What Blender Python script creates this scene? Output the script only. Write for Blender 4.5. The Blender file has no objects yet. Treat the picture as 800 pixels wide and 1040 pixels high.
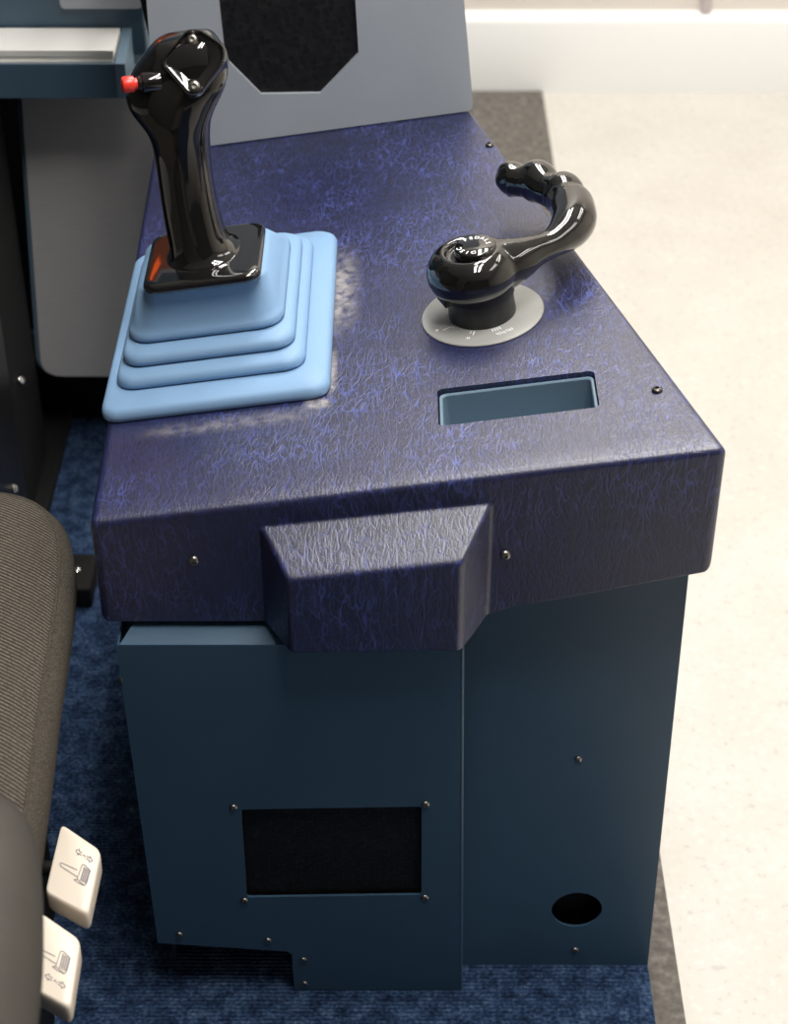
import bpy, bmesh, math, random
from mathutils import Vector, Matrix
PI = math.pi
R = math.radians
col = bpy.context.scene.collection
scene = bpy.context.scene
TILT = R(8.255)                       # the padded top rises towards the right
P0 = Vector((-.2318, 1.14, .5777))    # its front left corner
UX = Vector((math.cos(TILT), 0, math.sin(TILT)))
WZ = Vector((-math.sin(TILT), 0, math.cos(TILT)))


def top_z(x): return P0.z + math.tan(TILT) * (x - P0.x)
def ontop(u, v, w=0): return P0 + UX * u + Vector((0, v, 0)) + WZ * w


# ------------------------------------------------------------------ materials
def nodes(name):
    m = bpy.data.materials.new(name); m.use_nodes = True
    nt = m.node_tree
    return m, nt, nt.nodes['Principled BSDF']


def nd(nt, kind, **kw):
    n = nt.nodes.new(kind)
    for k, v in kw.items():
        if k in n.inputs: n.inputs[k].default_value = v
        else: setattr(n, k, v)
    return n


def lk(nt, a, b): nt.links.new(a, b)


def coords(nt, scale=(1, 1, 1)):
    t = nd(nt, 'ShaderNodeTexCoord'); mp = nd(nt, 'ShaderNodeMapping')
    mp.inputs['Scale'].default_value = scale
    lk(nt, t.outputs['Object'], mp.inputs['Vector'])
    return mp.outputs['Vector']


def ramp(nt, fac, stops):
    r = nd(nt, 'ShaderNodeValToRGB')
    e = r.color_ramp.elements
    e[0].position, e[0].color = stops[0][0], (*stops[0][1], 1)
    e[1].position, e[1].color = stops[-1][0], (*stops[-1][1], 1)
    for p, c in stops[1:-1]:
        x = e.new(p); x.color = (*c, 1)
    lk(nt, fac, r.inputs['Fac'])
    return r.outputs['Color']


def plain(name, c, rough=.5, metal=0, bump=0, bscale=300, coat=0, spec=.5, vary=0):
    m, nt, b = nodes(name)
    b.inputs['Base Color'].default_value = (*c, 1)
    b.inputs['Roughness'].default_value = rough
    b.inputs['Metallic'].default_value = metal
    b.inputs['Coat Weight'].default_value = coat
    b.inputs['Coat Roughness'].default_value = .04
    b.inputs['Specular IOR Level'].default_value = spec
    v = coords(nt)
    n = nd(nt, 'ShaderNodeTexNoise', Scale=bscale, Detail=3.)
    lk(nt, v, n.inputs['Vector'])
    if bump:
        bp = nd(nt, 'ShaderNodeBump', Strength=bump, Distance=.001)
        lk(nt, n.outputs['Fac'], bp.inputs['Height']); lk(nt, bp.outputs['Normal'], b.inputs['Normal'])
    n2 = nd(nt, 'ShaderNodeTexNoise', Scale=14., Detail=4.)
    lk(nt, v, n2.inputs['Vector'])
    k = 1 - vary; k2 = 1 + vary
    if vary:
        cc = ramp(nt, n2.outputs['Fac'], [(.3, tuple(x * k for x in c)), (.7, tuple(min(1, x * k2) for x in c))])
        lk(nt, cc, b.inputs['Base Color'])
    return m


def leather():
    m, nt, b = nodes('blue_leatherette')
    v = coords(nt)
    # warp
    wn = nd(nt, 'ShaderNodeTexNoise', Scale=22., Detail=3.)
    lk(nt, v, wn.inputs['Vector'])
    sub = nd(nt, 'ShaderNodeVectorMath', operation='SUBTRACT'); sub.inputs[1].default_value = (.5, .5, .5)
    lk(nt, wn.outputs['Color'], sub.inputs[0])
    sc = nd(nt, 'ShaderNodeVectorMath', operation='SCALE'); sc.inputs['Scale'].default_value = .014
    lk(nt, sub.outputs[0], sc.inputs[0])
    ad = nd(nt, 'ShaderNodeVectorMath', operation='ADD')
    lk(nt, v, ad.inputs[0]); lk(nt, sc.outputs[0], ad.inputs[1])

    def crease(scale, rot, width):
        mp = nd(nt, 'ShaderNodeMapping'); mp.inputs['Scale'].default_value = scale
        mp.inputs['Rotation'].default_value = rot
        lk(nt, ad.outputs[0], mp.inputs['Vector'])
        vo = nd(nt, 'ShaderNodeTexVoronoi', feature='DISTANCE_TO_EDGE', Scale=1.)
        lk(nt, mp.outputs['Vector'], vo.inputs['Vector'])
        mr = nd(nt, 'ShaderNodeMapRange'); mr.inputs['From Min'].default_value = 0
        mr.inputs['From Max'].default_value = width
        mr.inputs['To Min'].default_value = 1; mr.inputs['To Max'].default_value = 0
        lk(nt, vo.outputs['Distance'], mr.inputs['Value'])
        return mr.outputs['Result']
    def ridge(scale, off, width, rot=(0, 0, 0), detail=1.5):
        mp = nd(nt, 'ShaderNodeMapping'); mp.inputs['Scale'].default_value = scale
        mp.inputs['Location'].default_value = off; mp.inputs['Rotation'].default_value = rot
        lk(nt, ad.outputs[0], mp.inputs['Vector'])
        n = nd(nt, 'ShaderNodeTexNoise', Scale=1., Detail=detail); n.inputs['Roughness'].default_value = .45
        lk(nt, mp.outputs['Vector'], n.inputs['Vector'])
        a = nd(nt, 'ShaderNodeMath', operation='SUBTRACT'); a.inputs[1].default_value = .5; lk(nt, n.outputs['Fac'], a.inputs[0])
        b2 = nd(nt, 'ShaderNodeMath', operation='ABSOLUTE'); lk(nt, a.outputs[0], b2.inputs[0])
        mr = nd(nt, 'ShaderNodeMapRange'); mr.inputs['From Min'].default_value = 0; mr.inputs['From Max'].default_value = width
        mr.inputs['To Min'].default_value = 1; mr.inputs['To Max'].default_value = 0
        lk(nt, b2.outputs[0], mr.inputs['Value'])
        return mr.outputs['Result']
    ra = ridge((150, 34, 32), (3, 1, 2), .040, (0, 0, 0), 1.0)
    rb = ridge((210, 60, 52), (9, 4, 7), .046, (0, R(6), R(10)), 1.0)
    rc = ridge((95, 75, 60), (1, 8, 5), .026, (R(15), R(25), R(38)))
    c1m = nd(nt, 'ShaderNodeMath', operation='MAXIMUM'); lk(nt, ra, c1m.inputs[0])
    rb8 = nd(nt, 'ShaderNodeMath', operation='MULTIPLY'); rb8.inputs[1].default_value = .75; lk(nt, rb, rb8.inputs[0]); lk(nt, rb8.outputs[0], c1m.inputs[1])
    c1 = c1m.outputs[0]
    c2 = rc
    c3 = crease((330, 110, 100), (0, 0, R(-12)), .13)
    # patchy strength
    pn = nd(nt, 'ShaderNodeTexNoise', Scale=11., Detail=3.); lk(nt, v, pn.inputs['Vector'])
    pr = nd(nt, 'ShaderNodeMapRange'); pr.inputs['From Min'].default_value = .35; pr.inputs['From Max'].default_value = .65
    pr.inputs['To Min'].default_value = .45
    lk(nt, pn.outputs['Fac'], pr.inputs['Value'])

    def math_(op, a, bb):
        n = nd(nt, 'ShaderNodeMath', operation=op)
        for i, x in enumerate((a, bb)):
            if isinstance(x, (int, float)): n.inputs[i].default_value = x
            else: lk(nt, x, n.inputs[i])
        return n.outputs[0]
    s = math_('MAXIMUM', c1, math_('MULTIPLY', c2, .8))
    s = math_('MULTIPLY', s, pr.outputs['Result'])
    s3 = math_('MULTIPLY', c3, .30)
    s = math_('MAXIMUM', s, s3)
    base = ramp(nt, s, [(0, (.006, .008, .036)), (.4, (.012, .017, .078)), (1, (.050, .070, .270))])
    # worn pale scuffs beside the rubber boot
    geo = nd(nt, 'ShaderNodeSeparateXYZ'); lk(nt, v, geo.inputs[0])

    def band(val, a, b0, soft):
        r1 = nd(nt, 'ShaderNodeMapRange', interpolation_type='SMOOTHSTEP'); r1.inputs['From Min'].default_value = a - soft; r1.inputs['From Max'].default_value = a + soft
        r2 = nd(nt, 'ShaderNodeMapRange', interpolation_type='SMOOTHSTEP'); r2.inputs['From Min'].default_value = b0 - soft; r2.inputs['From Max'].default_value = b0 + soft
        r2.inputs['To Min'].default_value = 1; r2.inputs['To Max'].default_value = 0
        lk(nt, val, r1.inputs['Value']); lk(nt, val, r2.inputs['Value'])
        return math_('MULTIPLY', r1.outputs['Result'], r2.outputs['Result'])
    X, Y, Z = geo.outputs
    zone = math_('MULTIPLY', band(X, -.060, -.037, .012), band(Y, 1.395, 1.50, .045))
    zone = math_('MAXIMUM', zone, math_('MULTIPLY', math_('MULTIPLY', band(X, -.0555, -.0485, .003), band(Y, 1.275, 1.345, .010)), .75))
    zone = math_('MAXIMUM', zone, math_('MULTIPLY', band(X, -.073, -.053, .004), band(Y, 1.262, 1.274, .005)))
    zone = math_('MAXIMUM', zone, math_('MULTIPLY', math_('MULTIPLY', band(X, -.20, -.07, .02), band(Y, 1.246, 1.262, .006)), .33))
    zone = math_('MULTIPLY', zone, band(Z, .55, .9, .01))
    sn = nd(nt, 'ShaderNodeTexNoise', Scale=120., Detail=8.); lk(nt, v, sn.inputs['Vector'])
    sr = nd(nt, 'ShaderNodeMapRange'); sr.inputs['From Min'].default_value = .3; sr.inputs['From Max'].default_value = .75
    lk(nt, sn.outputs['Fac'], sr.inputs['Value'])
    wear = math_('MULTIPLY', zone, sr.outputs['Result'])
    mx = nd(nt, 'ShaderNodeMix', data_type='RGBA')
    lk(nt, wear, mx.inputs['Factor']); lk(nt, base, mx.inputs['A']); mx.inputs['B'].default_value = (.40, .37, .345, 1)
    lk(nt, mx.outputs['Result'], b.inputs['Base Color'])
    b.inputs['Roughness'].default_value = .40
    b.inputs['Specular IOR Level'].default_value = 1.0
    fine = nd(nt, 'ShaderNodeTexNoise', Scale=900., Detail=2.); lk(nt, v, fine.inputs['Vector'])
    h = math_('ADD', math_('MULTIPLY', s, -1.0), math_('MULTIPLY', fine.outputs['Fac'], .25))
    bp = nd(nt, 'ShaderNodeBump', Strength=.22, Distance=.0008)
    lk(nt, h, bp.inputs['Height']); lk(nt, bp.outputs['Normal'], b.inputs['Normal'])
    return m


def vinyl_floor():
    m, nt, b = nodes('speckled_vinyl')
    v = coords(nt)
    a = nd(nt, 'ShaderNodeTexVoronoi', Scale=75., Randomness=1.); lk(nt, v, a.inputs['Vector'])
    n = nd(nt, 'ShaderNodeTexNoise', Scale=110., Detail=3.); lk(nt, v, n.inputs['Vector'])
    n2 = nd(nt, 'ShaderNodeTexNoise', Scale=7., Detail=3.); lk(nt, v, n2.inputs['Vector'])
    c1 = ramp(nt, n.outputs['Fac'], [(.28, (.51, .49, .455)), (.38, (.60, .575, .53)), (.6, (.615, .59, .545)), (.72, (.67, .65, .61))])
    c2 = ramp(nt, n2.outputs['Fac'], [(.3, (.93, .92, .90)), (.7, (1, 1, 1))])
    mx = nd(nt, 'ShaderNodeMix', data_type='RGBA', blend_type='MULTIPLY'); mx.inputs['Factor'].default_value = 1
    lk(nt, c1, mx.inputs['A']); lk(nt, c2, mx.inputs['B'])
    lk(nt, mx.outputs['Result'], b.inputs['Base Color'])
    b.inputs['Roughness'].default_value = .45
    return m


def carpet_mat():
    m, nt, b = nodes('blue_ribbed_carpet')
    v = coords(nt)
    n = nd(nt, 'ShaderNodeTexNoise', Scale=260., Detail=4.); lk(nt, v, n.inputs['Vector'])
    n2 = nd(nt, 'ShaderNodeTexNoise', Scale=60., Detail=3.); lk(nt, v, n2.inputs['Vector'])
    w = nd(nt, 'ShaderNodeTexWave', bands_direction='Y', Scale=70., Distortion=1.5); w.inputs['Detail'].default_value = 2
    lk(nt, v, w.inputs['Vector'])
    mxf = nd(nt, 'ShaderNodeMath', operation='MULTIPLY_ADD'); mxf.inputs[1].default_value = .55
    lk(nt, n.outputs['Fac'], mxf.inputs[0])
    half = nd(nt, 'ShaderNodeMath', operation='MULTIPLY'); half.inputs[1].default_value = .42
    lk(nt, n2.outputs['Fac'], half.inputs[0]); lk(nt, half.outputs[0], mxf.inputs[2])
    c = ramp(nt, mxf.outputs[0], [(.34, (.009, .017, .042)), (.47, (.026, .053, .120)), (.58, (.068, .122, .235)), (.70, (.18, .235, .33))])
    lk(nt, c, b.inputs['Base Color'])
    b.inputs['Roughness'].default_value = .95; b.inputs['Specular IOR Level'].default_value = .1
    sm = nd(nt, 'ShaderNodeMath', operation='ADD'); lk(nt, w.outputs['Fac'], sm.inputs[0]); lk(nt, n.outputs['Fac'], sm.inputs[1])
    bp = nd(nt, 'ShaderNodeBump', Strength=.8, Distance=.003)
    lk(nt, sm.outputs[0], bp.inputs['Height']); lk(nt, bp.outputs['Normal'], b.inputs['Normal'])
    return m


def mat_mat():
    m, nt, b = nodes('grey_brown_edging')
    v = coords(nt)
    n = nd(nt, 'ShaderNodeTexNoise', Scale=90., Detail=6.); lk(nt, v, n.inputs['Vector'])
    c = ramp(nt, n.outputs['Fac'], [(.35, (.085, .076, .067)), (.55, (.135, .121, .106)), (.7, (.20, .18, .16))])
    lk(nt, c, b.inputs['Base Color']); b.inputs['Roughness'].default_value = .8
    return m


def twill():
    m, nt, b = nodes('grey_twill')
    v = coords(nt)
    mp = nd(nt, 'ShaderNodeMapping'); mp.inputs['Rotation'].default_value = (0, 0, R(-62)); lk(nt, v, mp.inputs['Vector'])
    w = nd(nt, 'ShaderNodeTexWave', bands_direction='X', Scale=95., Distortion=.4); lk(nt, mp.outputs['Vector'], w.inputs['Vector'])
    n = nd(nt, 'ShaderNodeTexNoise', Scale=700., Detail=3.); lk(nt, v, n.inputs['Vector'])
    mu = nd(nt, 'ShaderNodeMath', operation='MULTIPLY'); lk(nt, w.outputs['Fac'], mu.inputs[0]); lk(nt, n.outputs['Fac'], mu.inputs[1])
    c = ramp(nt, mu.outputs[0], [(0, (.020, .018, .014)), (.28, (.062, .054, .044)), (.6, (.16, .14, .115))])
    lk(nt, c, b.inputs['Base Color']); b.inputs['Roughness'].default_value = .9
    b.inputs['Specular IOR Level'].default_value = .15
    bp = nd(nt, 'ShaderNodeBump', Strength=.5, Distance=.0012); lk(nt, mu.outputs[0], bp.inputs['Height']); lk(nt, bp.outputs['Normal'], b.inputs['Normal'])
    return m


def knit():
    m, nt, b = nodes('grey_knit_side')
    v = coords(nt)
    n = nd(nt, 'ShaderNodeTexNoise', Scale=800., Detail=3.); lk(nt, v, n.inputs['Vector'])
    c = ramp(nt, n.outputs['Fac'], [(.35, (.028, .025, .020)), (.65, (.085, .074, .060))])
    lk(nt, c, b.inputs['Base Color']); b.inputs['Roughness'].default_value = .9
    b.inputs['Specular IOR Level'].default_value = .15
    bp = nd(nt, 'ShaderNodeBump', Strength=.5, Distance=.001); lk(nt, n.outputs['Fac'], bp.inputs['Height']); lk(nt, bp.outputs['Normal'], b.inputs['Normal'])
    return m


def grille_mat(name, scale, lo, hi):
    m, nt, b = nodes(name)
    v = coords(nt)
    vo = nd(nt, 'ShaderNodeTexVoronoi', Scale=scale, Randomness=.55, distance='CHEBYCHEV'); lk(nt, v, vo.inputs['Vector'])
    n = nd(nt, 'ShaderNodeTexNoise', Scale=scale * .6, Detail=3.); lk(nt, v, n.inputs['Vector'])
    mu = nd(nt, 'ShaderNodeMath', operation='MULTIPLY'); lk(nt, vo.outputs['Distance'], mu.inputs[0]); lk(nt, n.outputs['Fac'], mu.inputs[1])
    c = ramp(nt, mu.outputs[0], [(.12, lo), (.4, hi)])
    lk(nt, c, b.inputs['Base Color']); b.inputs['Roughness'].default_value = .6
    b.inputs['Specular IOR Level'].default_value = .3
    bp = nd(nt, 'ShaderNodeBump', Strength=.6, Distance=.002); lk(nt, mu.outputs[0], bp.inputs['Height']); lk(nt, bp.outputs['Normal'], b.inputs['Normal'])
    return m


def brushed():
    m, nt, b = nodes('brushed_grey_paint')
    v = coords(nt, (4, 4, 160))
    n = nd(nt, 'ShaderNodeTexNoise', Scale=6., Detail=4.); lk(nt, v, n.inputs['Vector'])
    c = ramp(nt, n.outputs['Fac'], [(.3, (.43, .425, .43)), (.7, (.49, .485, .49))])
    lk(nt, c, b.inputs['Base Color']); b.inputs['Roughness'].default_value = .55
    return m


def emit(name, c, s):
    m, nt, b = nodes(name)
    b.inputs['Base Color'].default_value = (*c, 1)
    b.inputs['Emission Color'].default_value = (*c, 1); b.inputs['Emission Strength'].default_value = s
    return m


M = dict(
    leather=leather(), floor=vinyl_floor(), carpet=carpet_mat(), edging=mat_mat(), twill=twill(), knit=knit(),
    steel=plain('dark_blue_steel_paint', (.042, .092, .152), .38, bump=.12, bscale=500, vary=.04),
    dash=plain('blue_dash_paint', (.052, .096, .142), .45, bump=.1, bscale=500, vary=.04),
    tray=plain('tray_blue_paint', (.13, .20, .265), .4),
    grey=plain('grey_panel_paint', (.38, .415, .455), .5, bump=.1, bscale=600, vary=.03),
    rubber=plain('light_blue_rubber', (.205, .345, .535), .5, bump=.08, bscale=300, spec=.35),
    black=plain('gloss_black_plastic', (.006, .006, .006), .07, coat=.6, spec=.6),
    satin=plain('satin_black_plastic', (.012, .012, .013), .32),
    matte=plain('matte_black_metal', (.006, .006, .0065), .7, bump=.1, spec=.25),
    red=plain('red_plastic', (.80, .045, .03), .3),
    screw=plain('zinc_screw', (.34, .32, .29), .32, metal=1),
    darkscrew=plain('dark_screw', (.13, .12, .11), .35, metal=1),
    chrome=plain('polished_ring', (.5, .5, .5), .12, metal=1),
    plate=plain('grey_dial_metal', (.33, .33, .315), .38, spec=.6),
    white=plain('white_print', (.85, .85, .85), .5),
    paper=plain('white_paper', (.78, .77, .74), .8, vary=.02),
    cream=plain('cream_plastic', (.78, .69, .58), .45, bump=.06, bscale=500),
    ink=plain('grey_ink', (.20, .18, .19), .6),
    bolster=plain('brown_black_vinyl', (.042, .037, .031), .65, bump=.2, bscale=200, vary=.1),
    brushed=brushed(),
    grille=grille_mat('black_speaker_cloth', 150, (.004, .004, .004), (.014, .014, .015)),
    foam=grille_mat('black_vent_mesh', 240, (.003, .003, .003), (.014, .014, .014)),
    wall=plain('cream_wall_paint', (.78, .73, .665), .7, vary=.01),
    skirting=plain('white_skirting_paint', (.90, .90, .885), .5),
    charcoal=plain('bounce_cutting_charcoal', (.06, .06, .065), .7),  # for unseen walls, coloured dark to cut bounce light on the front faces
    mauve=plain('mauve_trim_paint', (.62, .56, .56), .6),
    ceiling=plain('ceiling_white', (.82, .82, .80), .8),
    lampglass=emit('lamp_glass', (1, .97, .92), 1.0),
    brownscreen=emit('dim_brown_screen', (.30, .075, .03), .45),
    orange=emit('orange_display', (1, .12, .01), 3.0),
)


# ------------------------------------------------------------------ object helpers
def tag(o, label=None, cat=None, group=None, kind=None):
    for k, v in (('label', label), ('category', cat), ('group', group), ('kind', kind)):
        if v: o[k] = v
    return o


def empty(name, loc=(0, 0, 0), rot=(0, 0, 0), label=None, cat=None, group=None):
    o = bpy.data.objects.new(name, None); col.objects.link(o)
    o.empty_display_size = .05
    o.location = loc; o.rotation_euler = rot
    return tag(o, label, cat, group)


def link(name, bm, mat, parent=None, smooth=True, sharp=35):
    bmesh.ops.remove_doubles(bm, verts=bm.verts, dist=1e-6)
    bmesh.ops.recalc_face_normals(bm, faces=bm.faces)
    me = bpy.data.meshes.new(name)
    if smooth:
        for f in bm.faces: f.smooth = True
        lim = R(sharp)
        for e in bm.edges:
            if len(e.link_faces) == 2 and e.calc_face_angle(0) > lim: e.smooth = False
    bm.to_mesh(me); bm.free()
    me.materials.append(M[mat] if isinstance(mat, str) else mat)
    o = bpy.data.objects.new(name, me); col.objects.link(o)
    if parent: o.parent = parent
    return o


def bake(o):
    """apply the modifiers of o"""
    dg = bpy.context.evaluated_depsgraph_get(); dg.update()
    me = bpy.data.meshes.new_from_object(o.evaluated_get(dg))
    mats = list(o.data.materials)
    o.modifiers.clear(); o.data = me
    if not me.materials:
        for m in mats: me.materials.append(m)
    return o


def add_box(bm, x0, x1, y0, y1, z0, z1, r=0, seg=3):
    vs = [bm.verts.new((x, y, z)) for x in (x0, x1) for y in (y0, y1) for z in (z0, z1)]
    fs = [bm.faces.new([vs[i] for i in q]) for q in ((0, 1, 3, 2), (4, 6, 7, 5), (0, 4, 5, 1), (2, 3, 7, 6), (0, 2, 6, 4), (1, 5, 7, 3))]
    bmesh.ops.recalc_face_normals(bm, faces=fs)
    if r:
        es = list({e for f in fs for e in f.edges})
        bmesh.ops.bevel(bm, geom=es, offset=r, segments=seg, profile=.5, affect='EDGES')


def box(name, mat, parent, x0, x1, y0, y1, z0, z1, r=0, seg=3):
    bm = bmesh.new(); add_box(bm, x0, x1, y0, y1, z0, z1, r, seg)
    return link(name, bm, mat, parent)


def loft(bm, rings, cap0=True, cap1=True, closed=True):
    rr = [[bm.verts.new(p) for p in r] for r in rings]
    n = len(rr[0])
    for a, b in zip(rr, rr[1:]):
        for i in range(n if closed else n - 1):
            j = (i + 1) % n
            bm.faces.new((a[i], a[j], b[j], b[i]))
    if cap0: bm.faces.new(rr[0])
    if cap1: bm.faces.new(rr[-1])
    return rr


def lathe(bm, prof, n=40, mat=Matrix()):
    rings = [[mat @ Vector((r * math.cos(2 * PI * i / n), r * math.sin(2 * PI * i / n), z)) for i in range(n)] for r, z in prof]
    loft(bm, rings)


def rrect(u0, u1, v0, v1, r, n=7):
    r = min(r, (u1 - u0) / 2 - 1e-4, (v1 - v0) / 2 - 1e-4)
    out = []
    for cx, cy, a0 in ((u1 - r, v1 - r, 0), (u0 + r, v1 - r, 90), (u0 + r, v0 + r, 180), (u1 - r, v0 + r, 270)):
        for i in range(n + 1):
            a = R(a0 + 90 * i / n); out.append((cx + r * math.cos(a), cy + r * math.sin(a)))
    return out


def round_poly(pts, r, n=5):
    out = []
    k = len(pts)
    for i in range(k):
        p = Vector(pts[i]); a = (Vector(pts[i - 1]) - p); b = (Vector(pts[(i + 1) % k]) - p)
        rr = r[i] if isinstance(r, (list, tuple)) else r
        if rr <= 0: out.append(tuple(p)); continue
        d = min(rr, a.length * .45, b.length * .45)
        A = p + a.normalized() * d; B = p + b.normalized() * d
        for j in range(n + 1):
            t = j / n
            out.append(tuple((1 - t) ** 2 * A + 2 * t * (1 - t) * p + t * t * B))
    return out


def plate(name, mat, parent, outer, holes, y0, y1, M4=Matrix(), sharp=30):
    """a flat panel cut from (x, z) outlines, y0 to y1 thick"""
    bm = bmesh.new()
    es = []
    for lp in [outer] + list(holes):
        vs = [bm.verts.new((p[0], y0, p[1])) for p in lp]
        for i in range(len(vs)): es.append(bm.edges.new((vs[i], vs[(i + 1) % len(vs)])))
    bmesh.ops.triangle_fill(bm, use_beauty=True, use_dissolve=False, edges=es, normal=(0, -1, 0))
    ret = bmesh.ops.extrude_face_region(bm, geom=list(bm.faces))
    bmesh.ops.translate(bm, vec=(0, y1 - y0, 0), verts=[g for g in ret['geom'] if isinstance(g, bmesh.types.BMVert)])
    bmesh.ops.transform(bm, matrix=M4, verts=bm.verts)
    return link(name, bm, mat, parent, sharp=sharp)


def tube(bm, pts, rad, n=10):
    pts = [Vector(p) for p in pts]
    rings = []
    up = Vector((0, 0, 1))
    for i, p in enumerate(pts):
        t = (pts[min(i + 1, len(pts) - 1)] - pts[max(i - 1, 0)]).normalized()
        s = t.cross(up if abs(t.dot(up)) < .95 else Vector((1, 0, 0))).normalized(); q = s.cross(t)
        r = rad[i] if isinstance(rad, (list, tuple)) else rad
        rings.append([p + (s * math.cos(2 * PI * k / n) + q * math.sin(2 * PI * k / n)) * r for k in range(n)])
    loft(bm, rings)


def catmull(pts, m=6):
    P = [Vector(p) for p in pts]; out = []
    for i in range(len(P) - 1):
        a, b, c, d = P[max(i - 1, 0)], P[i], P[i + 1], P[min(i + 2, len(P) - 1)]
        for j in range(m):
            t = j / m
            out.append(.5 * ((2 * b) + (c - a) * t + (2 * a - 5 * b + 4 * c - d) * t * t + (3 * b - a - 3 * c + d) * t ** 3))
    out.append(P[-1])
    return out


def align_z(n):
    return Vector((0, 0, 1)).rotation_difference(Vector(n)).to_matrix().to_4x4()


SCREW = {}


def screw(parent, loc, normal, r=.0042, mat='screw', label=None):
    """domed socket screw head"""
    key = (round(r, 5), mat)
    if key not in SCREW:
        bm = bmesh.new()
        prof = [(r * .25, -.001), (r, -.001), (r, r * .12), (r * .93, r * .34), (r * .75, r * .52), (r * .5, r * .60), (r * .45, r * .60), (r * .42, r * .18), (r * .1, r * .15)]
        lathe(bm, prof, 18)
        o = link('screw', bm, mat, None); SCREW[key] = o
    else:
        o = SCREW[key].copy(); col.objects.link(o)
    o.parent = parent
    o.matrix_basis = Matrix.Translation(loc) @ align_z(normal)
    if label: o['label'] = label
    return o


def smooth01(t):
    t = max(0., min(1., t)); return t * t * (3 - 2 * t)


def smin(a, b, k):
    h = max(0., min(1., .5 + .5 * (b - a) / k)); return b * (1 - h) + a * h - k * h * (1 - h)


# ------------------------------------------------------------------ room
def setting(o): o['kind'] = 'structure'; return o


WX0, WX1, WY0, WY1, HC = -2.6, 3.0, -2.2, 3.262, 2.6
setting(box('floor', 'floor', None, WX0, WX1, WY0, WY1, -.05, -.006))
setting(box('ceiling', 'ceiling', None, WX0, WX1, WY0, WY1, HC, HC + .05))
setting(box('wall_back', 'wall', None, WX0, WX1, WY1, WY1 + .06, -.05, HC + .05))
setting(box('wall_front', 'charcoal', None, WX0, WX1, WY0 - .06, WY0, -.05, HC + .05))
setting(box('wall_left', 'charcoal', None, WX0 - .06, WX0, WY0 - .06, WY1 + .06, -.05, HC + .05))
setting(box('wall_right', 'wall', None, WX1, WX1 + .06, WY0 - .06, WY1 + .06, -.05, HC + .05))
bm = bmesh.new()
rings = []
for x in (WX0, WX1):
    rings.append([(x, WY1, -.006), (x, WY1 - .022, -.006), (x, WY1 - .022, .128), (x, WY1 - .017, .138), (x, WY1 - .010, .142), (x, WY1 - .006, .1455), (x, WY1, .1455)])
loft(bm, rings)
setting(link('baseboard_back', bm, 'skirting'))
setting(box('trim_1', 'mauve', None, .559, .578, WY1 - .012, WY1, .1455, HC, .002))

bm = bmesh.new(); add_box(bm, -1.6, .277, -1.6, WY1 - .024, -.006, -.001)
tag(link('floor_mat', bm, 'edging'), 'grey brown mat whose narrow edge shows right of the console', 'mat')
bm = bmesh.new(); add_box(bm, -1.55, .2473, -1.55, 2.5, -.001, .004)
tag(link('carpet', bm, 'carpet'), 'blue mottled ribbed carpet under the console and seat', 'carpet')

# ceiling lamps: two long strips each
for i, (x, y, e) in enumerate(((.24, .86, 1.12), (1.75, .90, .27), (1.75, 2.50, .36), (.14, 2.50, 1.05))):
    o = empty('ceiling_light', (x, y, HC))
    tag(o, ['long twin strip ceiling lamp above the console', 'long twin strip ceiling lamp above the pale floor', 'long twin strip ceiling lamp near the back wall at the right',
            'long twin strip ceiling lamp between the console and the back wall'][i], 'lamp', 'twin strip ceiling lamps')
    bm = bmesh.new(); add_box(bm, -.3, .3, -.64, .64, -.05, 0, .01); link('housing', bm, 'ceiling', o)
    for s in (-.16, .16):
        bm = bmesh.new(); add_box(bm, s - .07, s + .07, -.6, .6, -.058, -.05, .003); link('diffuser', bm, 'lampglass', o)
        L = bpy.data.lights.new('strip_lamp', 'AREA'); L.shape = 'RECTANGLE'; L.size = .14; L.size_y = 1.2
        L.energy = 26 * e; L.color = (1, .97, .93)
        lo = bpy.data.objects.new('strip_lamp', L); col.objects.link(lo); lo.parent = o; lo.location = (s, 0, -.0600)

# ------------------------------------------------------------------ side console
con = empty('side_console', (0, 1.2, .004), label='navy leatherette topped blue steel side console in the middle', cat='console')
con_m = Matrix.Translation((0, -1.2, -.004))


def under(o, parent):
    """keep world coordinates of a part modelled in world space"""
    o.parent = parent; o.matrix_basis = con_m if parent is con else Matrix(); return o


# padded top: rounded moulded cap with a wrist bulge on the front
def left_x(y): return P0.x - .0035 - .0282 * (y - 1.14)


def right_x(y): return .2500 - .2620 * (y - 1.14)


YB = 1.80


def bottom_z(x):
    if x < .055: return .4744 + .0018 * smooth01((x + .09) / .14)
    k = smooth01((x - .055) / .0525)
    return (.4762 + .0153 * k) if x < .1075 else .4915 + .243 * (x - .1075)


def bulge(x, z):
    zt = .5735 + .130 * (x + .1005)
    f = smin((x + .1035) / .0225, (.0745 - x) / .0225, .25)
    f = smin(f, (zt - z) / .0245, .12)
    f = smin(f, 1.0, .10)
    return .040 * max(0., f)


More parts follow.
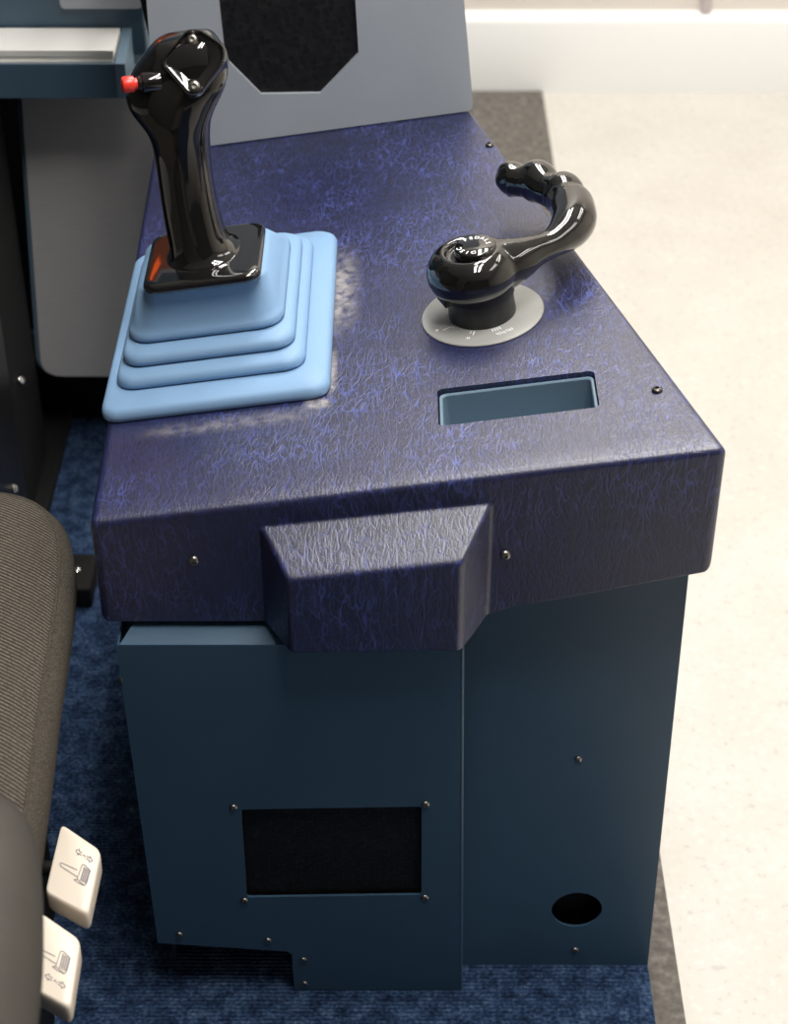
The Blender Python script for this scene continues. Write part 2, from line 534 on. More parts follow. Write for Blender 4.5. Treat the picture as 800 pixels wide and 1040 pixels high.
def cap_mesh():
    bm = bmesh.new()
    r = .0065
    cols = []
    NX = 250
    ds = [0, .0002, .0006, .0013, .0022, .0034, .005, r]
    W = .4853
    ts = [d / W for d in ds] + [(r + (W - 2 * r) * i / NX) / W for i in range(1, NX)] + [1 - d / W for d in reversed(ds)]
    NF = 110
    for t in ts:
        d = min(t, 1 - t) * W
        drop = r - math.sqrt(max(0, r * r - (r - min(d, r)) ** 2))
        loop = []
        x_at = lambda y: left_x(y) + (right_x(y) - left_x(y)) * t
        ys = [YB - (YB - 1.14 - r) * i / 40 for i in range(41)]
        for y in ys:
            x = x_at(y); loop.append((x, y, top_z(x) - drop))
        for k in range(1, 7):
            a = R(90 * k / 6); y = 1.14 + r - r * math.sin(a); x = x_at(max(y, 1.14))
            loop.append((x, y + drop * math.sin(a), top_z(x) - drop - (r - r * math.cos(a)) * (1 - drop / r * .5)))
        x = x_at(1.14)
        z0 = loop[-1][2]; zb = bottom_z(x) + drop * 1.3
        for k in range(1, NF + 1):
            z = z0 + (zb - z0) * k / NF
            b = bulge(x, z)
            zz = z + .0015 * (b / .04) * (k / NF) ** 2 * smooth01((k / NF - .3) / .7)
            ins = .004 * smooth01((k / NF - .97) / .03)
            loop.append((x, 1.14 + drop - b + ins, zz))
        lastz = loop[-1][2]; by = loop[-1][1]
        for k in range(1, 7):
            y = by + (1.165 - by) * k / 6
            loop.append((x, y, lastz + (zb + .001 - lastz) * k / 6))
        loop.append((x_at(YB), YB, zb))
        cols.append(loop)
    loft(bm, cols)
    return bm


cap = link('padded_top', cap_mesh(), 'leather', None, sharp=50)
under(cap, con)
# slot for the storage tray
bm = bmesh.new()
ring = rrect(.2697, .3975, .0741, .1275, .005)
loft(bm, [[ontop(u, v, w) for u, v in ring] for w in (-.048, .02)])
cut = link('cutter', bm, 'leather', None)
cut.matrix_world = con_m @ Matrix() if False else Matrix()
cap.parent = None; cap.matrix_basis = Matrix()
bo = cap.modifiers.new('slot', 'BOOLEAN'); bo.operation = 'DIFFERENCE'; bo.object = cut; bo.solver = 'EXACT'
bake(cap)
bm = bmesh.new(); bm.from_mesh(cap.data)
for e in bm.edges:
    e.smooth = not (len(e.link_faces) == 2 and e.calc_face_angle(0) > R(48))
bm.to_mesh(cap.data); bm.free()
bpy.data.objects.remove(cut)
under(cap, con)
cap['label'] = 'creased navy leatherette'
# tray insert
bm = bmesh.new()
o_ = (.2705, .3967, .0749, .1267)
def trr(inset, r): return rrect(o_[0] + inset, o_[1] - inset, o_[2] + inset, o_[3] - inset, r)
prof = [(0, -.047, .005), (0, -.0052, .005), (.0006, -.0042, .005), (.0022, -.0042, .004), (.003, -.0052, .004), (.0034, -.040, .004), (.007, -.0435, .004)]
rr = [[ontop(u, v, w) for u, v in trr(i, r)] for i, w, r in prof]
loft(bm, rr)
under(link('storage_tray', bm, 'tray', None), con)['label'] = 'blue steel tray'
for u, v in ((.4438, .087), (.3306, .5597)):
    s = screw(cap, ontop(u, v, .0003), WZ, .0044, 'darkscrew')
for x, z in ((-.1567, .5399), (.087, .5455)):
    screw(cap, (x, 1.1398, z), (0, -1, 0), .0044, 'screw')

# cabinet: right hand front panel with a cable hole
def circle(cx, cz, r, n=40, sy=1): return [(cx + r * math.cos(2 * PI * i / n), cz + r * sy * math.sin(2 * PI * i / n)) for i in range(n)]


cabp = plate('front_panel', 'steel', None, [(.050, .004), (.2474, .004), (.2405, .517), (.150, .497), (.108, .486), (.05, .4735)], [circle(.1735, .0838, .0240)], 1.182, 1.1845)
under(cabp, con)
for x, z in ((.163, .2825), (.1752, .0262)): screw(cabp, (x, 1.182, z), (0, -1, 0), .0034, 'screw' if z > .1 else 'screw')
# shell behind: sides, back and floor folded from sheet, open in front
bm = bmesh.new()
def wall_strip(a, b, z0, z1a, z1b, t):
    (xa, ya), (xb, yb) = a, b
    d = Vector((xb - xa, yb - ya)).normalized(); nrm = Vector((-d.y, d.x)) * t
    pts = [Vector(a), Vector(b), Vector(b) + nrm, Vector(a) + nrm]
    lo = [bm.verts.new((p.x, p.y, z0)) for p in pts]
    hi = [bm.verts.new((p.x, p.y, z)) for p, z in zip(pts, (z1a, z1b, z1b, z1a))]
    bm.faces.new(lo[::-1]); bm.faces.new(hi)
    for i in range(4):
        j = (i + 1) % 4; bm.faces.new((lo[i], lo[j], hi[j], hi[i]))
wall_strip((.2400, 1.1845), (.095, 1.77), .004, .512, .474, .002)
wall_strip((.095, 1.77), (-.225, 1.77), .004, .474, .474, .002)
wall_strip((-.225, 1.77), (-.2155, 1.19), .004, .474, .474, .002)
under(link('cabinet_shell', bm, 'steel', None), con)
under(box('inner_chassis', 'matte', None, -.205, .09, 1.26, 1.75, .004, .35), con)
under(box('hole_dark_liner', 'matte', None, .115, .225, 1.20, 1.26, .02, .40), con)  # black liner box added to stand in for the shade inside the cable hole

# projecting access box on the left: front sheet with vent opening and toe notch
def slant(o):
    for v in o.data.vertices:
        x, y, z = v.co; t = z / .4428
        v.co = (x * (1 - .022 * t), y - .026 * t, z + .0222 * t)
    return o


def slant_pt(x, y, z): t = z / .4428; return (x * (1 - .022 * t), y - .026 * t, z + .0222 * t)


o_pts = [(-.2218, .0745), (-.1010, .0622), (-.0965, .058), (-.0960, .005), (.0640, .005), (.0557, .4430), (-.2277, .4430)]
v_pts = round_poly([(-.1352, .1386), (.0252, .1422), (.0243, .2575), (-.1348, .2540)], .003)
acc = plate('access_panel', 'steel', None, round_poly(o_pts, [.003, 0, 0, .001, .003, .004, .003]), [v_pts], 1.1510, 1.1536)
slant(acc)
under(acc, con)
bm = bmesh.new()
# folded flange on top, side returns
def quad_sheet(p, t):
    a, b, c, d = [Vector(q) for q in p]
    n = (b - a).cross(d - a).normalized() * t
    lo = [bm.verts.new(q) for q in (a, b, c, d)]; hi = [bm.verts.new(q + n) for q in (a, b, c, d)]
    bm.faces.new(lo[::-1]); bm.faces.new(hi)
    for i in range(4):
        j = (i + 1) % 4; bm.faces.new((lo[i], lo[j], hi[j], hi[i]))
quad_sheet([(-.2250, 1.1512, .4428), (.0557, 1.1512, .4428), (.0557, 1.182, .4520), (-.2105, 1.182, .4520)], -.0016)
under(slant(link('top_flange', bm, 'steel', None)), con)
bm = bmesh.new()
quad_sheet([(.0640, 1.1512, .005), (.0640, 1.1820, .005), (.0557, 1.1820, .444), (.0557, 1.1512, .444)], -.0016)
under(slant(link('side_return', bm, 'steel', None)), con)
bm = bmesh.new()
quad_sheet([(-.2218, 1.1512, .0745), (-.2218, 1.25, .0745), (-.2280, 1.25, .440), (-.2277, 1.1512, .440)], .0016)
under(slant(link('side_return', bm, 'steel', None)), con)
bm = bmesh.new(); tube(bm, [(.0638, 1.1528, .006), (.0556, 1.1528, .441)], .0021, 12)
under(slant(link('folded_edge', bm, 'steel', None)), con)
bm = bmesh.new(); add_box(bm, -.143, .034, 1.1568, 1.1600, .130, .266)
under(slant(link('vent_mesh', bm, 'foam', None)), con)['label'] = 'black mesh behind the vent opening'
for x, z in ((-.1413, .2563), (.0277, .2605), (-.1377, .1344), (.0283, .1384), (-.2008, .0867), (-.1182, .0783), (-.0858, .0502), (-.0859, .0148)):
    screw(acc, slant_pt(x, 1.1510, z), (0, -1, .05), .0037 if z > .1 else .0034, 'screw')
screw(acc, slant_pt(-.2268, 1.1525, .405), (-1, 0, 0), .0028, 'screw')

# ------------------------------------------------------------------ sidestick
ROT = (0, -TILT, 0)
SU, SV = .0835, .27
stick = empty('control_stick', ontop(SU, SV), ROT, 'glossy black joystick with red button on a stepped light blue rubber boot', 'joystick')


def L(u, v, w): return Vector((u - SU, v - SV, w))


bm = bmesh.new()
# (u0,u1,v0,v1,w,r): stepped bellows from the bottom up
S = []
def step(u0, u1, v0, v1, w0, h, r, nxt):
    S.append((u0 + .002, u1 - .002, v0 + .002, v1 - .002, w0, r))
    S.append((u0, u1, v0, v1, w0 + .0015, r))
    S.append((u0, u1, v0, v1, w0 + h * .45, r))
    S.append((u0 + .0012, u1 - .0012, v0 + .0012, v1 - .0012, w0 + h * .75, r))
    S.append((u0 + .0042, u1 - .0042, v0 + .0042, v1 - .0042, w0 + h, r))
    n = nxt
    S.append((n[0] + .004, n[1] - .004, n[2] + .004, n[3] - .004, n[4] - .0005, n[5]))
L1 = (-.0115, .1815, .1340, .4080, 0, .016)
L2 = (.0000, .1615, .1650, .3880, .0110, .018)
L3 = (.0060, .1540, .1810, .3740, .0228, .019)
L4 = (.0115, .1460, .1985, .3560, .0345, .021)
step(*L1[:5], .012, L1[5], L2)
step(*L2[:5], .0105, L2[5], L3)
step(*L3[:5], .0105, L3[5], L4)
u0, u1, v0, v1, w0, r = L4
S += [(u0 + .002, u1 - .002, v0 + .002, v1 - .002, w0, r), (u0, u1, v0, v1, w0 + .0015, r), (u0, u1, v0, v1, w0 + .005, r), (u0 + .0015, u1 - .0015, v0 + .0015, v1 - .0015, w0 + .008, r),
      (u0 + .006, u1 - .005, v0 + .005, v1 - .008, w0 + .013, r), (.0275, .1385, .2065, .3030, .0765, .018), (.038, .132, .203, .288, .0800, .014)]
loft(bm, [[L(a, b, s[4]) for a, b in rrect(*s[:4], s[5])] for s in S])
boot = link('rubber_boot', bm, 'rubber', stick, sharp=60)
# gloss base plate
bm = bmesh.new()
pu = (.0355, .1350, .1965, .2915)
rings = []
for ins, w in ((.004, .0800), (.0012, .0806), (0, .0822), (0, .0850), (.0008, .0872), (.0028, .0884), (.006, .0888)):
    rings.append([L(a, b, w) for a, b in rrect(pu[0] + ins, pu[1] - ins, pu[2] + ins, pu[3] - ins, .013)])
loft(bm, rings)
link('base_plate', bm, 'black', stick, sharp=60)
# grip: lofted from rows (w, left, right, v centre, v half depth)
rows = [(.0870, .0500, .1190, .2480, .0340), (.0890, .0528, .1155, .2480, .0320), (.0915, .0558, .1110, .2480, .0292), (.096, .0572, .1070, .2485, .0268), (.105, .0574, .1052, .2495, .0256), (.130, .0577, .1040, .2530, .0248), (.160, .0600, .1050, .2565, .0248),
        (.180, .0615, .1076, .2585, .0250), (.193, .0612, .1106, .2600, .0262), (.203, .0590, .1138, .2610, .0275), (.210, .0550, .1180, .2620, .0285), (.217, .0508, .1230, .2632, .0290),
        (.225, .0480, .1292, .2640, .0293), (.234, .0485, .1336, .2650, .0288), (.243, .0530, .1345, .2665, .0272), (.252, .0610, .1340, .2675, .0246), (.260, .0700, .1315, .2685, .0215), (.2665, .0778, .1285, .2690, .0185), (.2695, .0825, .1255, .2692, .014), (.2708, .090, .119, .2694, .008)]
bm = bmesh.new()
rings = []
for w, a, b, vc, hd in rows:
    ring = []
    e = .80 if w < .2 else .72
    for k in range(48):
        th = 2 * PI * k / 48
        c, s = math.cos(th), math.sin(th)
        ring.append(L((a + b) / 2 + (b - a) / 2 * math.copysign(abs(c) ** e, c), vc + hd * math.copysign(abs(s) ** e, s), w))
    rings.append(ring)
loft(bm, rings)
grip = link('grip', bm, 'black', stick, sharp=180)
md = grip.modifiers.new('sub', 'SUBSURF'); md.levels = 1; md.render_levels = 1
bake(grip)
for p in grip.data.polygons: p.use_smooth = True
# raised thumb panel: rounded diamond with a dished centre, leaning back on the head
tc = L(.1102, .2470, .2553)
nrm = Vector((.08, -.83, .55)).normalized()
ex = Vector((1, 0, 0)); ex = (ex - nrm * ex.dot(nrm)).normalized(); ey = nrm.cross(ex)
dia = round_poly([(-.001, .0262), (.0085, .0258), (.0272, .0105), (.0262, -.0015), (.0030, -.0258), (-.0062, -.0262), (-.0242, .0000), (-.0238, .0055)], .0085, 6)
bm = bmesh.new()
def dring(scale, h): return [tc + ex * (p[0] * scale) + ey * (p[1] * scale + .002 * (1 - scale)) + nrm * h for p in dia]
loft(bm, [dring(1.05, -.018), dring(1.03, -.001), dring(1.0, .0022), dring(.97, .0034), dring(.93, .0034), dring(.905, .0022), dring(.88, .0008), dring(.84, .0005)], cap1=False)
n_ = len(dia)
outer_r = dring(.84, .0005)
def cring_(r, h):
    out = []
    for p in outer_r:
        d = p - (tc + nrm * .0005); a = math.atan2(d.dot(ey), d.dot(ex))
        out.append(tc + ex * (r * math.cos(a)) + ey * (r * math.sin(a)) + nrm * h)
    return out
loft(bm, [outer_r, cring_(.0138, .0005), cring_(.0130, .0001), cring_(.0110, -.0022), cring_(.0080, -.0042), cring_(.0045, -.0052), cring_(.0010, -.0055)], cap0=False)
thumb = link('thumb_panel', bm, 'black', stick, sharp=50)
for dx, dy in ((.0022, .0182), (-.0008, -.0182)):
    screw(thumb, tc + ex * dx + ey * dy + nrm * .0002, nrm, .0046, 'screw')
# red push button on the left shoulder
bp = L(.0700, .2425, .2465); bd = Vector((-.93, -.30, .16)).normalized()
bm = bmesh.new(); lathe(bm, [(.0082, -.012), (.0082, .0005), (.0076, .0022), (.0060, .0030), (.0056, .0058), (.0050, .0064), (.001, .0064)], 28, Matrix.Translation(bp) @ align_z(bd))
btn = link('button_collar', bm, 'black', stick); btn['label'] = 'black collar of the red button'
bm = bmesh.new(); lathe(bm, [(.0046, .003), (.0046, .0085), (.0062, .0090), (.0065, .0105), (.0065, .0165), (.0058, .0180), (.004, .0187), (.0008, .0188)], 28, Matrix.Translation(bp) @ align_z(bd))
link('push_button', bm, 'red', stick)['label'] = 'red push button'

# ------------------------------------------------------------------ steering tiller
TU, TV = .3113, .2365
til = empty('steering_tiller', ontop(TU, TV), ROT, 'glossy black curled hand tiller with finger grooves on a round grey dial', 'steering handle')
bm = bmesh.new(); lathe(bm, [(.02, .0003), (.0524, .0003), (.0528, .0010), (.0524, .0018), (.0512, .0021), (.01, .0021)], 72)
dial = link('dial_plate', bm, 'plate', til); dial['label'] = 'round grey dial with white marks'
# white marks on the dial
def stroke(bm, p, q, wd, z, h=.0003):
    p, q = Vector(p), Vector(q); d = (q - p).normalized(); n = Vector((-d.y, d.x)) * wd / 2
    lo = [bm.verts.new((a.x, a.y, z)) for a in (p + n, q + n, q - n, p - n)]
    hi = [bm.verts.new((v.co.x, v.co.y, z + h)) for v in lo]
    bm.faces.new(lo); bm.faces.new(hi)
    for i in range(4):
        j = (i + 1) % 4; bm.faces.new((lo[i], lo[j], hi[j], hi[i]))
bm = bmesh.new()
def radial(a, r0, r1, wd=.0009):
    a = R(a); stroke(bm, (r0 * math.cos(a), r0 * math.sin(a)), (r1 * math.cos(a), r1 * math.sin(a)), wd, .0021)
radial(250, .031, .0345); radial(255, .0310, .0365, .0011)
for a in (283, 287, 291, 295): radial(a, .0305, .0345, .0010)
radial(212, .031, .041, .0008); radial(217, .031, .0335, .0008)
def glyphs(a0, a1, n, r, h, seed):
    rnd = random.Random(seed)
    for i in range(n):
        a = R(a0 + (a1 - a0) * (i + .5) / n); da = R((a1 - a0) / n * .34)
        def P(s, t): return ((r + t * h) * math.cos(a + s * da), (r + t * h) * math.sin(a + s * da))
        for s, t, s2, t2 in rnd.sample([(-1, 0, -1, 1), (1, 0, 1, 1), (-1, 0, 1, 0), (-1, 1, 1, 1), (-1, .5, 1, .5), (-1, 0, 1, 1)], 3):
            stroke(bm, P(s, t), P(s2, t2), .0006, .0021)
glyphs(284, 307, 7, .0385, .0034, 3)
glyphs(249, 253, 1, .0400, .0032, 1); glyphs(205, 210, 2, .0435, .0028, 5)
link('dial_marks', bm, 'white', dial, smooth=False)['label'] = 'white dial marks'
# hub
bm = bmesh.new(); lathe(bm, [(.012, .002), (.0288, .002), (.0290, .0035), (.0284, .018), (.0286, .0215), (.0298, .0225), (.0300, .0300), (.012, .031)], 56)
hub = link('hub', bm, 'satin', til)
bm = bmesh.new(); add_box(bm, -.0355, -.025, -.010, .010, .0225, .031, .001)
bmesh.ops.rotate(bm, cent=(0, 0, 0), matrix=Matrix.Rotation(R(20), 3, 'Z'), verts=bm.verts)
link('stop_lug', bm, 'satin', hub)
# handle: bulb + curled grooved arm, fused
bm = bmesh.new()
lathe(bm, [(.004, .0255), (.020, .0255), (.0300, .0280), (.0355, .0325), (.0382, .0390), (.0386, .0455), (.0368, .0525), (.0328, .0590), (.0280, .0632), (.0238, .0648), (.0215, .0645), (.0203, .0625), (.0194, .0590), (.004, .0590)], 64, Matrix.Translation((-.0045, 0, 0)))
arm = [(.3290, .2430, .0238), (.3400, .2450, .0212), (.3500, .2482, .0180), (.3600, .2530, .0145), (.3722, .2600, .0122), (.3830, .2700, .0142), (.3925, .2835, .0180), (.3985, .3000, .0200), (.3992, .3180, .0202),
       (.3985, .3290, .0194), (.3945, .3370, .0170), (.3935, .3470, .0196), (.3900, .3540, .0198), (.3799, .3619, .0146), (.3740, .3760, .0190), (.3690, .3830, .0194), (.3575, .3850, .0142), (.3500, .3910, .0166), (.3440, .3930, .0160), (.3385, .3920, .0110), (.3340, .3915, .003)]
cp = catmull([(u - TU, v - TV, .0450 - max(0, .36 - u) * .12) if v < .27 else (u - TU, v - TV, .0450) for u, v, r in arm], 5)
cr = [max(.001, p.x) for p in catmull([(r, 0, 0) for u, v, r in arm], 5)]
tube(bm, cp, cr, 28)
bmesh.ops.recalc_face_normals(bm, faces=bm.faces)
hd = link('handle', bm, 'black', til, sharp=180)
rm = hd.modifiers.new('remesh', 'REMESH'); rm.mode = 'VOXEL'; rm.voxel_size = .00115; rm.use_smooth_shade = True
sm = hd.modifiers.new('smooth', 'SMOOTH'); sm.factor = .5; sm.iterations = 26
bake(hd)
for p in hd.data.polygons: p.use_smooth = True
# centre disconnect knob with lettering
bm = bmesh.new(); lathe(bm, [(.004, .057), (.0180, .057), (.0180, .0655), (.0174, .0670), (.0162, .0678), (.002, .0680)], 48, Matrix.Translation((.001, 0, 0)))
knob = link('centre_knob', bm, 'black', til)


def arc_text(txt, r, a_mid, size, step, z, out):
    n = len(txt)
    for i, ch in enumerate(txt):
        cu = bpy.data.curves.new('t', 'FONT'); cu.body = ch; cu.size = size; cu.align_x = 'CENTER'; cu.extrude = .0001; cu.offset = size * .02
        to = bpy.data.objects.new('t', cu); col.objects.link(to)
        dg = bpy.context.evaluated_depsgraph_get(); dg.update()
        me = bpy.data.meshes.new_from_object(to.evaluated_get(dg))
        a = R(a_mid - (i - (n - 1) / 2) * step)
        mt = Matrix.Translation((r * math.cos(a), r * math.sin(a), z)) @ Matrix.Rotation(a - PI / 2, 4, 'Z')
        me.transform(mt); out.from_mesh(me)
        bpy.data.objects.remove(to); bpy.data.curves.remove(cu); bpy.data.meshes.remove(me)


bm = bmesh.new()
arc_text('DISC', .0105, 232, .0062, 24, .0680, bm)
arc_text('PEDALS', .0105, 62, .0058, 24, .0680, bm)
link('lettering', bm, 'white', knob, smooth=False)['label'] = 'white lettering DISC and PEDALS'

# ------------------------------------------------------------------ upright speaker panel at the console's far end
SP = empty('speaker_panel', ontop(0, .644), ROT, 'upright grey panel with octagonal black speaker grille behind the tiller', 'speaker')
outer = round_poly([(-.016, .0012), (.3150, .0012), (.3178, .009), (.3320, .37), (.040, .37)], [.002, .004, .004, .02, .02])
octo = [(.1032, .0505), (.1636, .0428), (.2095, .080), (.2250, .238), (.1930, .290), (.1220, .298), (.0900, .256), (.0745, .094)]
plate('panel', 'grey', SP, outer, [octo], 0, .004)
bm = bmesh.new()
c = Vector((sum(p[0] for p in octo) / 8, sum(p[1] for p in octo) / 8))
loft(bm, [[(c.x + (p[0] - c.x) * 1.06, y, c.y + (p[1] - c.y) * 1.06) for p in octo] for y in (.0042, .008)])
link('speaker_grille', bm, 'grille', SP, smooth=False)['label'] = 'black octagonal speaker cloth'
bm = bmesh.new(); add_box(bm, .0, .31, .0085, .10, .004, .36, .006); link('speaker_box', bm, 'matte', SP)

# ------------------------------------------------------------------ instrument panel at the upper left
dp = empty('instrument_panel', (-.7, 2.06, .568), label='dark blue instrument panel with open paper tray at upper left', cat='instrument panel')
dm = Matrix.Translation((.7, -2.06, -.568))


def dpart(o): o.parent = dp; o.matrix_basis = dm; return o


dpart(box('panel', 'dash', None, -1.30, -.2835, 2.025, 2.30, .582, 1.30, .004))
bm = bmesh.new()
rings = [[(x, 1.950, .5635), (x, 1.950, .6035), (x, 1.9505, .6040), (x, 1.9530, .6040), (x, 1.9535, .6035), (x, 1.9535, .5990), (x, 2.0245, .5990), (x, 2.0245, .5630), (x, 1.9505, .5630)] for x in (-1.30, -.3050)]
loft(bm, rings)
dpart(link('paper_tray', bm, 'dash', None))
bm = bmesh.new()
loft(bm, [[(x, 1.9495, .5632), (x, 1.9495, .6045), (x, 2.0245, .6160), (x, 2.0245, .5632)] for x in (-.3105, -.2995)])
dpart(link('tray_cheek', bm, 'tray', None))['label'] = 'paler blue end of the paper tray'
dpart(plate('bezel', 'grey', None, round_poly([(-.3770, .6410), (-.2845, .6410), (-.2845, .80), (-.3770, .80)], .006), [], 2.018, 2.0248))['label'] = 'light grey bezel'
dpart(box('display', 'brownscreen', None, -.56, -.31, 2.015, 2.024, .86, 1.06, .003))['label'] = 'dim brown display'
dpart(box('warning_light', 'orange', None, -.47, -.42, 2.011, 2.0155, .99, 1.03, .002))['label'] = 'orange glowing light'
dpart(box('display_frame', 'grey', None, -.58, -.295, 2.018, 2.0248, .84, 1.08, .003))
for k, (z0, z1, x1, y0, sh) in enumerate(((.5992, .6050, -.3140, 1.9560, 0), (.6051, .6098, -.3130, 1.9585, 0), (.6099, .6170, -.3120, 1.9570, 0))):
    bm = bmesh.new()
    n = max(2, int((z1 - z0) / .0012))
    for i in range(n):
        a = z0 + (z1 - z0) * i / n; add_box(bm, -.62, x1 - .0006 * (i % 2), y0 + .0010 * ((i * 3) % 3), 2.022, a, a + (z1 - z0) / n - .0002)
    tag(link('booklet', bm, 'paper', None, smooth=False), ['white booklet at the bottom of the stack in the blue tray', 'white booklet in the middle of the stack in the blue tray', 'white booklet on top of the stack in the blue tray'][k], 'booklet', 'white booklets in the blue tray')

# ------------------------------------------------------------------ footwell: grey duct cover, black pedestal, added dark boards at the rear
fw = empty('footwell_cover', (-.35, 2.02, .30), label='light grey round cornered cover hanging under the instrument panel', cat='panel')
fm = Matrix.Translation((.35, -2.02, -.30))
o = plate('cover_sheet', 'brushed', None, round_poly([(-.4600, .134), (-.24, .132), (-.24, .562), (-.4370, .562)], [.028, .002, .002, .01], 8), [], 2.042, 2.048); o.parent = fw; o.matrix_basis = fm
o = plate('cover_body', 'tray', None, round_poly([(-.4665, .131), (-.238, .129), (-.238, .562), (-.4425, .562)], [.032, .002, .002, .01], 8), [], 2.0485, 2.20); o.parent = fw; o.matrix_basis = fm
o['label'] = 'blue grey edge behind the cover'
pd = empty('centre_pedestal', (-.8, 1.9, .004), label='black boxy pedestal at the far left with small bright bolts', cat='pedestal')
pm = Matrix.Translation((.8, -1.9, -.004))
for nm, mt, a in (('body', 'matte', (-1.3, -.463, 1.62, 2.036, .012, .56, .006)), ('kick_strip', 'matte', (-1.3, -.445, 1.60, 2.13, .004, .022, .002))):
    o = box(nm, mt, None, *a); o.parent = pd; o.matrix_basis = pm
o = box('side_rail', 'satin', None, -.4655, -.4575, 1.62, 1.86, .06, .40, .002); o.parent = pd; o.matrix_basis = pm
for y, z in ((1.925, .2025), (1.80, .128)):
    s = screw(pd, pm @ Vector((-.4600 if y > 1.86 else -.4575, y, z)), (1, -.5, .5), .0062, 'chrome')
bk = empty('footwell_backing', (-.7, 2.37, .004), label='black bulkhead added for the dark void under the instrument panel', cat='backing')  # black boards added to keep the void under the panel dark
box('rear_board', 'matte', bk, -.6, .5, 0, .03, 0, .596, .004)
box('toe_board', 'matte', bk, -.6, .465, -.235, -.20, 0, .118, .004)
sr = empty('seat_track', (-.45, 1.76, .004), label='low black metal seat track with bright bolt on the carpet', cat='rail')
o = box('track', 'matte', None, .01, .085, -.035, .035, 0, .030, .004); o.parent = sr
screw(sr, (.063, 0, .030), (0, -.3, 1), .0068, 'chrome')

# ------------------------------------------------------------------ pilot seat
seat = empty('pilot_seat', (-.5, .9, .004), label='grey brown twill seat at the left edge with cream side levers', cat='seat')
sm_ = Matrix.Translation((.5, -.9, -.004))


def spart(o): o.parent = seat; o.matrix_basis = sm_; return o


# cushion plan outline, right side (x) traced from the back to the rounded front corner
side = [(-.235, .70), (-.237, .85), (-.2415, .95), (-.2458, 1.02), (-.2485, 1.08), (-.2515, 1.14), (-.2565, 1.190), (-.2660, 1.230), (-.2810, 1.260), (-.3040, 1.2810), (-.3380, 1.2930), (-.40, 1.300), (-.48, 1.301)]
sm2 = [(p.x, p.y) for p in catmull([(x, y, 0) for x, y in side], 5)]
ccx = -.48
full = sm2 + [(2 * ccx - x, y) for x, y in reversed(sm2[:-1])]
def cring(ins, z, dome=0):
    out = []
    n = len(full)
    for i, (x, y) in enumerate(full):
        a = Vector(full[(i - 1) % n]); b = Vector(full[(i + 1) % n])
        if i == 0: a = Vector((x, y - .01)); b = Vector(full[1])
        if i == n - 1: a = Vector(full[-2]); b = Vector((x, y - .01))
        t = (b - a).normalized(); nn = Vector((-t.y, t.x))
        out.append((x + nn.x * ins, y + nn.y * ins, z))
    return out
bm = bmesh.new()
loft(bm, [cring(.045, .375), cring(.032, .390), cring(.022, .415), cring(.0110, .45), cring(.0055, .475), cring(.0060, .492), cring(.0125, .502), cring(.0165, .5045)], cap1=False)
spart(link('cushion_border', bm, 'knit', None, sharp=80))
bm = bmesh.new()
loft(bm, [cring(.0165, .5035), cring(.0178, .5060), cring(.022, .5085), cring(.035, .5125), cring(.055, .5150), cring(.075, .5160)], cap0=False)
cush = spart(link('cushion', bm, 'twill', None, sharp=80))
bm = bmesh.new()
seam = cring(.0168, .5050)
tube(bm, seam, .0017, 8)
spart(link('seam', bm, 'knit', None)).parent = seat
# bits of lint
# side bolster close to the camera
bm = bmesh.new()
path = catmull([(-.274, .850, .560), (-.2670, .838, .566), (-.2580, .802, .572), (-.2490, .72, .578), (-.2445, .64, .584), (-.238, .54, .588), (-.233, .44, .590)], 6)
rad = [max(.004, p.x) for p in catmull([(.004, 0, 0), (.020, 0, 0), (.034, 0, 0), (.042, 0, 0), (.045, 0, 0), (.047, 0, 0), (.047, 0, 0)], 6)]
tube(bm, path, rad, 28)
spart(link('side_bolster', bm, 'bolster', None, sharp=180))['label'] = 'dark vinyl bolster at the lower left'
# backrest, leaning back
bm = bmesh.new(); add_box(bm, -.74, -.262, -.055, .055, 0, .70, .05, 6)
bmesh.ops.transform(bm, matrix=Matrix.Translation((0, .62, .47)) @ Matrix.Rotation(R(14), 4, 'X'), verts=bm.verts)
spart(link('backrest', bm, 'twill', None, sharp=60))
spart(box('seat_frame', 'matte', None, -.70, -.315, .66, 1.18, .10, .375, .01))
spart(box('seat_foot', 'matte', None, -.66, -.32, .72, 1.12, .004, .10, .006))


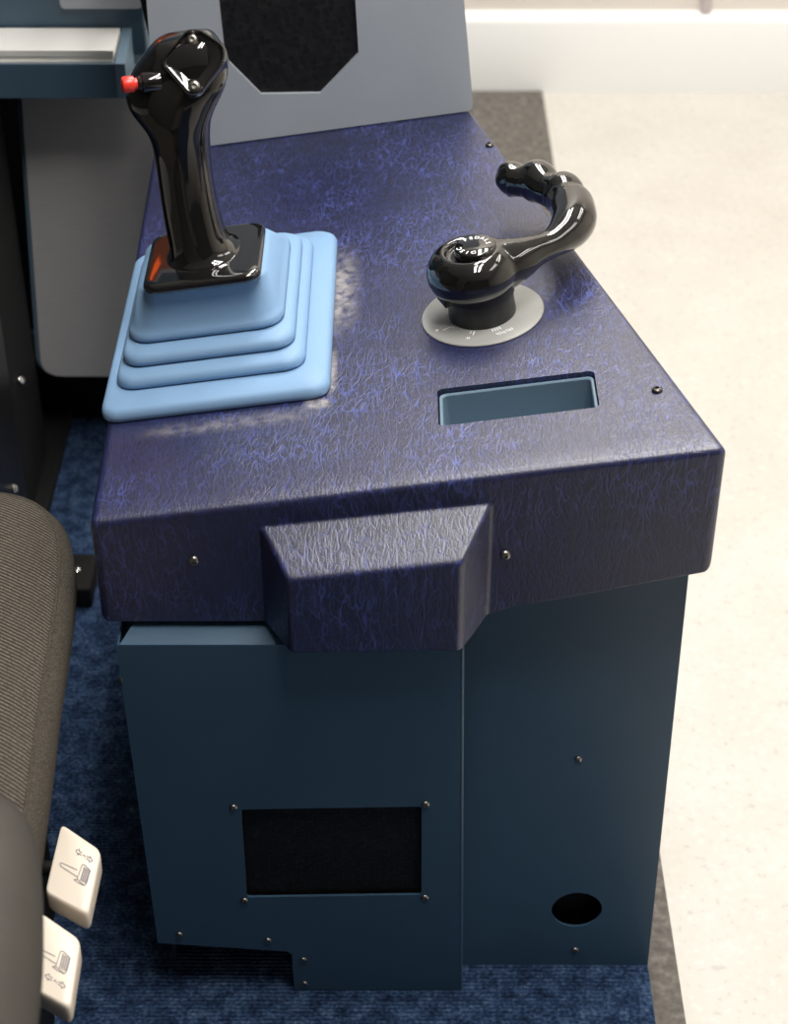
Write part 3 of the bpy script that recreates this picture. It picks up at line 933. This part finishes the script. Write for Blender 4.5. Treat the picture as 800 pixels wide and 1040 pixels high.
def lever(pts, zt, th, dz, icon_up):
    """moulded cream paddle; pts are the four plan corners: far inner, far outer, near outer, near inner"""
    bm = bmesh.new()
    rp = lambda k: round_poly(pts, [.006, .007, .007, .005], 5)
    c = Vector((sum(p[0] for p in pts) / 4, sum(p[1] for p in pts) / 4))
    rings = []
    for s, z in ((.86, zt - th), (.95, zt - th + .0015), (.985, zt - th + .004), (1.0, zt - .006), (.995, zt - .003), (.975, zt - .001), (.93, zt)):
        rings.append([(c.x + (p[0] - c.x) * s, c.y + (p[1] - c.y) * s, z) for p in rp(0)])
    loft(bm, rings)
    lv = spart(link('seat_lever', bm, 'cream', None, sharp=60))
    lv['label'] = 'cream lever'
    # pictogram: seat in profile and double arrow, drawn in thin strokes
    A, B, C_, D = [Vector(p) for p in pts]
    def P(s, t):   # s across (inner to outer), t along (near to far)
        q = (D * (1 - s) + C_ * s) * (1 - t) + (A * (1 - s) + B * s) * t
        return (q.x, q.y)
    bm = bmesh.new()
    def poly(pl, closed=False, w=.0006):
        pl = list(pl)
        for a, b in zip(pl, pl[1:] + (pl[:1] if closed else [])):
            stroke(bm, P(*a), P(*b), w, zt + .0000, .0004)
    o0 = .06 if icon_up else .10
    # backrest drawn upright, cushion stretching to the inner side
    poly([(.62, .33 + o0), (.66, .56 + o0), (.72, .58 + o0), (.86, .55 + o0), (.84, .36 + o0), (.80, .30 + o0)], True)
    for q in (.70, .74, .78, .82): poly([(q, .34 + o0), (q + .02, .55 + o0)], w=.0011)
    poly([(.62, .36 + o0), (.22, .37 + o0), (.18, .40 + o0), (.22, .42 + o0), (.58, .45 + o0)])
    poly([(.62, .33 + o0), (.56, .30 + o0), (.66, .29 + o0), (.80, .30 + o0)])
    a0 = .76 if icon_up else .24
    for sx in (-1, 1):
        cx = .66 + sx * .06
        poly([(cx, a0 - .018), (cx + sx * .07, a0 - .018), (cx + sx * .07, a0 - .045), (cx + sx * .14, a0), (cx + sx * .07, a0 + .045), (cx + sx * .07, a0 + .018), (cx, a0 + .018)], w=.0006)
    poly([(.63, a0 - .015), (.66, a0 + .015), (.69, a0 - .015)], w=.0006)
    ic = link('pictogram', bm, 'ink', lv, smooth=False); ic['label'] = 'grey seat and arrow pictogram'
    bm = bmesh.new(); tube(bm, [((A.x + D.x) / 2 + .006, (A.y + D.y) / 2, zt - th * .6), ((A.x + D.x) / 2 - .045, (A.y + D.y) / 2, zt - th * .6)], .006, 12)
    link('lever_stem', bm, 'matte', lv)
    return lv


l1 = lever([(-.2573, 1.0030), (-.2225, .9745), (-.2245, .9105), (-.2594, .9330)], .39, .022, 0, True)
l1['label'] = 'cream lever nearer the seat front'
l2 = lever([(-.2648, .9180), (-.2265, .8880), (-.2258, .8260), (-.2655, .8510)], .39, .022, 0, False)
l2['label'] = 'cream lever nearer the seat back'

# ------------------------------------------------------------------ camera, world, view
cam = bpy.data.cameras.new('camera'); co = bpy.data.objects.new('camera', cam); col.objects.link(co)
cam.sensor_fit = 'VERTICAL'; cam.sensor_height = 24; cam.lens = 24 * 1881 / 1040
co.location = (0, 0, 1.44); co.rotation_euler = (R(90 - 36.8), 0, 0)
cam.dof.use_dof = True; cam.dof.focus_distance = 1.58; cam.dof.aperture_fstop = 5.0
cam.clip_start = .05
scene.camera = co
w = bpy.data.worlds.new('world'); scene.world = w; w.use_nodes = True
w.node_tree.nodes['Background'].inputs[0].default_value = (.9, .95, 1, 1)
w.node_tree.nodes['Background'].inputs[1].default_value = .05
vs = scene.view_settings
vs.view_transform = 'Standard'; vs.look = 'None'; vs.gamma = 1; vs.use_curve_mapping = False
vs.exposure = -0.35
